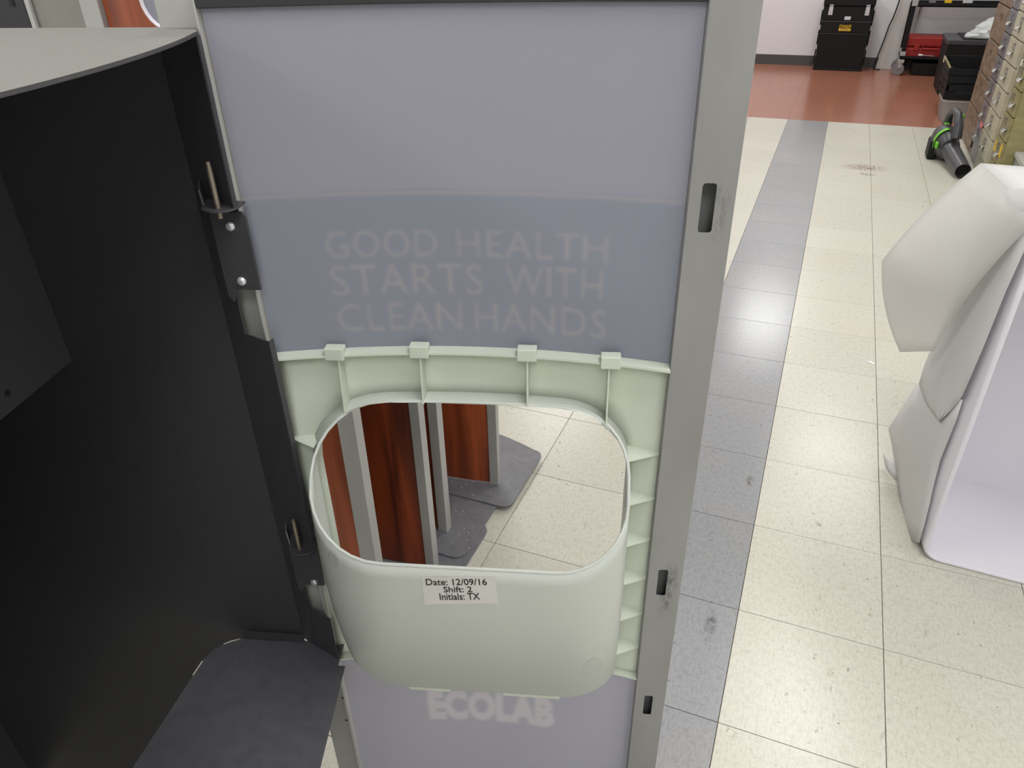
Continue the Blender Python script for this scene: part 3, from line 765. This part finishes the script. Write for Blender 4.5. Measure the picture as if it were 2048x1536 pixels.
# utility cart
cx0, cx1, cy0, cy1 = .578, 1.42, 8.16, 8.50
cart = root('utility_cart', 'black two-shelf utility cart on grey casters by the back wall', 'cart', (1.0, 8.33, 0))
for (z0, z1) in ((.150, .185), (.635, .672)):
    mb = MB().box((cx0, cy0, z0), (cx1, cy1, z0+.012)).box((cx0, cy0, z0), (cx1, cy0+.012, z1)).box((cx0, cy1-.012, z0), (cx1, cy1, z1)).box((cx0, cy0, z0), (cx0+.012, cy1, z1)).box((cx1-.012, cy0, z0), (cx1, cy1, z1))
    build('shelf', mb, m_blk, cart, bevel=.003)
for x in (cx0+.012, cx1-.012):
    for y in (cy0+.015, cy1-.015):
        build('leg', MB().box((x-.018, y-.012, .14), (x+.018, y+.012, .66)), m_blk, cart, bevel=.003)
        build('leg_foot', MB().box((x-.026, y-.017, .185), (x+.026, y+.017, .225)), m_lgrey, cart, bevel=.003)
        c = build('caster', MB().cyl((x-.012, y-.022, .056), (x-.004, y+.012, .056), .056, 20), m_tire, cart, True, bevel=.004)
        build('fork', MB().box((x-.022, y+.016, .05), (x+.012, y+.021, .14)).box((x-.022, y-.031, .07), (x+.012, y-.027, .14)).box((x-.028, y-.033, .118), (x+.028, y+.034, .15)), m_lgrey, c, bevel=.002)
build('corner_cap', MB().box((cx0-.01, cy0-.008, .64), (cx0+.045, cy0+.02, .70)), m_lgrey, cart, bevel=.006)
tag(build('floor_tray', MB().box((cx0+.13, cy0+.02, .0), (cx1+.2, cy1-.04, .118)), m_blk, bevel=.01), 'black tray pushed on the floor under the utility cart', 'tray')
rc_ = root('red_tool_case', 'red plastic tool case lying on the cart bottom shelf', 'tool case', (.83, 8.32, .162))
build('body', MB().box((.605, 8.20, .162), (1.06, 8.46, .262)), m_red, rc_, bevel=.012)
build('lid', MB().box((.600, 8.195, .266), (1.065, 8.465, .368)), m_red, rc_, bevel=.02, seg=3)
build('latch', MB().box((.68, 8.184, .235), (.73, 8.200, .295)), m_red, rc_, bevel=.004); build('latch', MB().box((.93, 8.184, .235), (.98, 8.200, .295)), m_red, rc_, bevel=.004)
build('handle', MB().tube([(.76, 8.198, .262), (.76, 8.172, .255), (.90, 8.172, .255), (.90, 8.198, .262)], .010, 8), m_red, rc_, True)
sd = root('screwdriver', 'screwdriver with white handle lying in front of the red case', 'screwdriver', (.80, 8.178, .188))
build('handle', MB().tube([(.735, 8.1765, .197), (.752, 8.1765, .196), (.775, 8.1765, .195)], [.008, .010, .007], 8), m_paper, sd, True)
build('shaft', MB().cyl((.775, 8.1765, .195), (.885, 8.1765, .190), .003, 8), m_chrome, sd)
for (x0, x1, h, m, nm, lb) in ((.72, .78, .03, m_gsteel, 'tin', 'grey tin on the cart top shelf, left'), (.86, .92, .034, m_yel, 'tin', 'yellow tin in the middle of the cart top shelf'), (1.02, 1.10, .04, m_bag, 'small_bag', 'pale small bag on the cart top shelf, right')):
    t = build(nm, MB().box((x0, 8.20, .647), (x1, 8.27, .672+h)), m, bevel=.006); tag(t, lb, 'tin' if nm == 'tin' else 'bag', 'items on the cart top shelf')

# black bin with bag
bn = root('black_bin', 'black storage bin behind the brown drawer cabinet with a white bag on it', 'bin', (1.10, 7.35, 0))
bL = on_y(1893, 80, 7.2).x
mb = MB().loft([[(bL+.03, 7.12, 0), (1.45, 7.12, 0), (1.45, 7.6, 0), (bL+.03, 7.6, 0)], [(bL+.008, 7.1, .42), (1.46, 7.1, .42), (1.46, 7.62, .42), (bL+.008, 7.62, .42)]], True, True, True)
build('tub', mb, m_blk, bn, bevel=.01)
build('rim', MB().box((bL, 7.09, .42), (1.47, 7.63, .462)), m_grey_pl, bn, bevel=.008)
build('lid', MB().box((bL+.12, 7.12, .462), (1.44, 7.6, .470)), m_blk, bn, bevel=.003)
mb = MB(); bc = on_y(1958, 72, 7.2)
rings = []
for j in range(13):
    t = j/12; z = .470+.17*t; rr = .19*math.sqrt(max(.004, 1-t**1.6))
    rings.append([(bc.x+.10+.05*t+rr*random.uniform(.84, 1.12)*math.cos(k*.2856), 7.28+rr*.75*random.uniform(.84, 1.12)*math.sin(k*.2856), z+(random.uniform(-.006, .006) if j else 0)) for k in range(22)])
mb.loft(rings, True, True, True)
tag(build('plastic_bag', mb, m_bag, None, True), 'crumpled white plastic bag lying on the black bin', 'bag')

# clear tub with black crate stacked on it
tub = root('clear_tub', 'cloudy clear plastic tub on the floor beneath the black crate', 'tub', (.98, 6.05, 0))
def tubring(z, k): return [(x, y, z) for x, y in rrect(.80-k, 1.16+k, 5.88-k, 6.24+k, .04, 4)]
build('body', MB().loft([tubring(.002, -.02), tubring(.16, 0), tubring(.16, -.006), tubring(.008, -.026)], True, True, True), m_clear, tub, True)
build('rim', MB().tube([Vector(p) for p in tubring(.160, .003)]+[Vector(tubring(.160, .003)[0])], .006, 6, False), m_clear, tub, True)
build('handle_mark', MB().box((.9, 5.869, .09), (.925, 5.873, .115)), m_olive, tub, bevel=.002)
cr = root('black_crate', 'black slatted plastic crate stacked on the clear tub beside the brown cabinet', 'crate', (.98, 6.1, .167))
za, ze = .167, .30
cr0, cr1, crY0, crY1 = .80, 1.14, 5.92, 6.42
for k in range(4):
    z0 = za+.004+.058*k; xx = cr0-.004*k
    zt = z0+.044
    build('slat', MB().box((xx, crY0, z0), (xx+.008, crY1, zt)), m_blk, cr, bevel=.002)
    build('slat', MB().box((cr0, crY0-.004*k, z0), (cr1, crY0+.008-.004*k, zt)), m_blk, cr, bevel=.002)
for (x, y) in ((cr0, crY0), (cr0, crY1), (cr0, (crY0+crY1)/2), (cr1, crY0)):
    build('corner_post', MB().box((x-.004, y-.004, za), (x+.018, y+.018, .40)), m_blk, cr, bevel=.002)
build('bottom', MB().box((cr0, crY0, za), (cr1, crY1, za+.006)), m_blk, cr)
build('far_wall', MB().box((cr0, crY1, za), (cr1, crY1+.01, .42)), m_blk, cr, bevel=.002); build('right_wall', MB().box((cr1, crY0, za), (cr1+.01, crY1, .40)), m_blk, cr, bevel=.002)
build('edge_strip', MB().prism([(cr0-.016, crY0, .392), (cr0-.004, crY0, .392), (cr0-.004, crY1, .404), (cr0-.016, crY1, .404)], (0, 0, .008)), m_olive, cr, label='dull yellow-green strip along the crate edge')
build('edge_tag', MB().box((cr0-.020, crY1-.08, .375), (cr0-.014, crY1-.02, .42)), m_beige, cr, label='tan tag on the crate corner')

# leaf blower
bl = root('leaf_blower', 'grey and lime green cordless leaf blower lying on the floor by the cabinets', 'leaf blower', (.77, 4.55, 0))
noz0, noz1 = Vector((.812, 4.235, .047)), Vector((.762, 4.60, .085))
dirn = (noz1-noz0)
mb = MB(); side = Vector((dirn.y, -dirn.x, 0)).normalized(); upd = side.cross(dirn).normalized()
if upd.z < 0: upd = -upd
def cring(c, r, sq=1): return [c+(side*math.cos(k*.3142)+upd*math.sin(k*.3142)*sq)*r for k in range(20)]
mb.loft([cring(noz0+dirn*.25, .037), cring(noz0+dirn*.01, .040), cring(noz0, .0415), cring(noz0, .045), cring(noz0+dirn*.4, .049), cring(noz1, .056), cring(noz1+dirn*.12, .066)], True, True, False)
build('nozzle', mb, m_grey_pl, bl, True)
build('nozzle_mouth', MB().loft([cring(noz0+dirn*.10, .036), cring(noz0+dirn*.11, .001)], True), m_dark, bl)
hc = Vector((.735, 4.72, .105))
mb = MB(); rr = []
for (t, r, s) in ((-.13, .060, .9), (-.09, .085, 1), (-.02, .100, 1), (.06, .098, 1), (.12, .075, 1), (.15, .03, 1)):
    c = hc + dirn.normalized()*t; rr.append([c+(side*math.cos(k*.3142)*.78+upd*math.sin(k*.3142))*r for k in range(20)])
mb.loft(rr, True, True, True); build('motor_housing', mb, m_grey_pl, bl, True)
build('air_intake', MB().box((.645, 4.66, .0), (.70, 4.82, .12)), m_blk, bl, bevel=.012)
for (t0, t1) in ((-.06, -.015),):
    mb = MB(); rr = []
    for t in (-.055, -.02):
        c = hc + dirn.normalized()*t; rr.append([c+(side*math.cos(a)*.79+upd*math.sin(a)*1.01)*.1005 for a in [R(95+10*k) for k in range(11)]])
    mb.loft(rr, False); build('accent', mb, m_green, bl, True, label='lime green band', solid=.003)
mb = MB().box((.672, 4.60, .085), (.690, 4.70, .125)); build('accent', mb, m_green, bl, bevel=.006, label='lime green side trim')
hpts = [hc+Vector((.035, -.16, .06)), hc+Vector((.035, -.14, .13)), hc+Vector((.025, -.08, .19)), hc+Vector((.01, .02, .20)), hc+Vector((0, .10, .15)), hc+Vector((0, .13, .06))]
build('handle', MB().tube(hpts, [.034, .028, .024, .021, .022, .03], 12), m_grey_pl, bl, True)
build('battery', MB().box((.70, 4.80, .04), (.80, 4.93, .16)), m_blk, bl, bevel=.014)
build('release_button', MB().box((.775, 4.66, .262), (.80, 4.70, .292)), m_green, bl, bevel=.005, label='lime green release button')
build('release_button', MB().box((.715, 4.78, .19), (.745, 4.82, .212)), m_green, bl, bevel=.004, label='lime green rear button')

# drawer cabinets in a row along the right side
def drawer_cabinet(name, label, y0, y1, m, xf, hgt, pitch, z_first, style):
    t = root(name, label, 'drawer cabinet', (xf+.25, (y0+y1)/2, 0), group='drawer cabinets in a row')
    build('carcass', MB().box((xf+.012, y0, 0), (xf+.50, y1, hgt)), m, t, bevel=.003)
    k = 0; z = z_first
    yc = (y0+y1)/2; wdt = y1-y0
    while z+pitch < hgt:
        d = build('drawer', MB().box((xf-.002, y0+.012, z+.004), (xf+.03, y1-.012, z+pitch-.004)), m, t, bevel=.003)
        zm = z+pitch*.36
        if style != 'plain':
            # hooded cup pull
            yy = yc if style != 'side' else y0+wdt*.30
            prof = [(xf-.002, zm+.020), (xf-.016, zm+.014), (xf-.024, zm), (xf-.022, zm-.006)]
            mb = MB(); mb.loft([[(a, yy-.034, b) for a, b in prof], [(a, yy-.030, b+.001) for a, b in prof], [(a, yy+.030, b+.001) for a, b in prof], [(a, yy+.034, b) for a, b in prof]], False)
            build('pull', mb, m_chrome, d, True, solid=.003)
        zl = z+pitch*.70; yl = yc if style != 'side' else y0+wdt*.62
        f = MB(); a0, a1, b0, b1 = yl-.032, yl+.032, zl-.016, zl+.016; x = xf-.005
        for (ya, yb, za_, zb_) in ((a0, a1, b0, b0+.004), (a0, a1, b1-.004, b1), (a0, a0+.004, b0, b1), (a1-.004, a1, b0, b1)): f.box((x, ya, za_), (xf, yb, zb_))
        build('label_holder', f, m_gsteel if style != 'plain' else m_brown, d)
        z += pitch; k += 1
    return t
drawer_cabinet('drawer_cabinet', 'worn brown drawer cabinet, farthest in the row', 4.872, 5.42, m_brown, .915, 1.30, .21, .04, 'plain')
gcab = drawer_cabinet('drawer_cabinet', 'scuffed grey steel drawer cabinet between the brown and beige cabinets', 4.580, 4.866, m_gsteel, .910, 1.30, .132, .10, 'mid')
bcab = drawer_cabinet('drawer_cabinet', 'beige metal drawer cabinet between the grey and olive cabinets', 4.170, 4.574, m_beige, .905, 1.30, .132, .11, 'mid')
ocab = drawer_cabinet('drawer_cabinet', 'olive metal drawer cabinet with yellow tags, nearest in the row', 3.935, 4.164, m_olive, .925, 1.30, .132, .025, 'side')
def tagq(px, py, xf, dy, dz, m, name, label):
    p = on_x(px, py, xf); p.y = min(4.15-dy, max(3.95+dy, p.y)) if xf > .915 else p.y; tag(build(name, MB().box((xf-.002, p.y-dy, p.z-dz), (xf, p.y+dy, p.z+dz)), m), label, 'tag', 'tags on the drawer cabinets')
p = on_x(1962, 250, .905)
tagq(1963, 250, .9078, .05, .014, m_pink, 'paper_tag', 'pink tag stuck low on the grey steel cabinet')
tagq(1988, 285, .9226, .016, .030, m_yel, 'paper_tag', 'upper yellow tag on the olive cabinet')
tagq(2004, 307, .9226, .016, .032, m_yel, 'paper_tag', 'lower yellow tag on the olive cabinet')
tagq(2042, 124, .9226, .015, .016, m_paper, 'paper_tag', 'small white tag high on the olive cabinet')
lc = root('low_cabinet', 'low grey metal cabinet with a lipped top beside the olive cabinet', 'cabinet', (1.2, 3.45, 0))
lp = on_x(2021, 292, .985)
build('body', MB().box((.995, 3.0, 0), (1.45, min(lp.y, 3.93)-.01, lp.z-.012)), m_gcab, lc, bevel=.003)
build('top', MB().box((.985, 2.99, lp.z-.02), (1.46, min(lp.y, 3.93), lp.z+.006)), m_lgrey, lc, bevel=.004)

# scrap on the floor
p = on_z(1740, 727)
tag(build('paper_scrap', MB().prism([(p.x-.018, p.y+.012, .0005), (p.x+.012, p.y-.004, .0005), (p.x+.016, p.y+.004, .0005), (p.x+.0, p.y+.012, .004)], (0, 0, .001)), m_paper), 'tiny white paper scrap on the cream floor tiles', 'scrap')
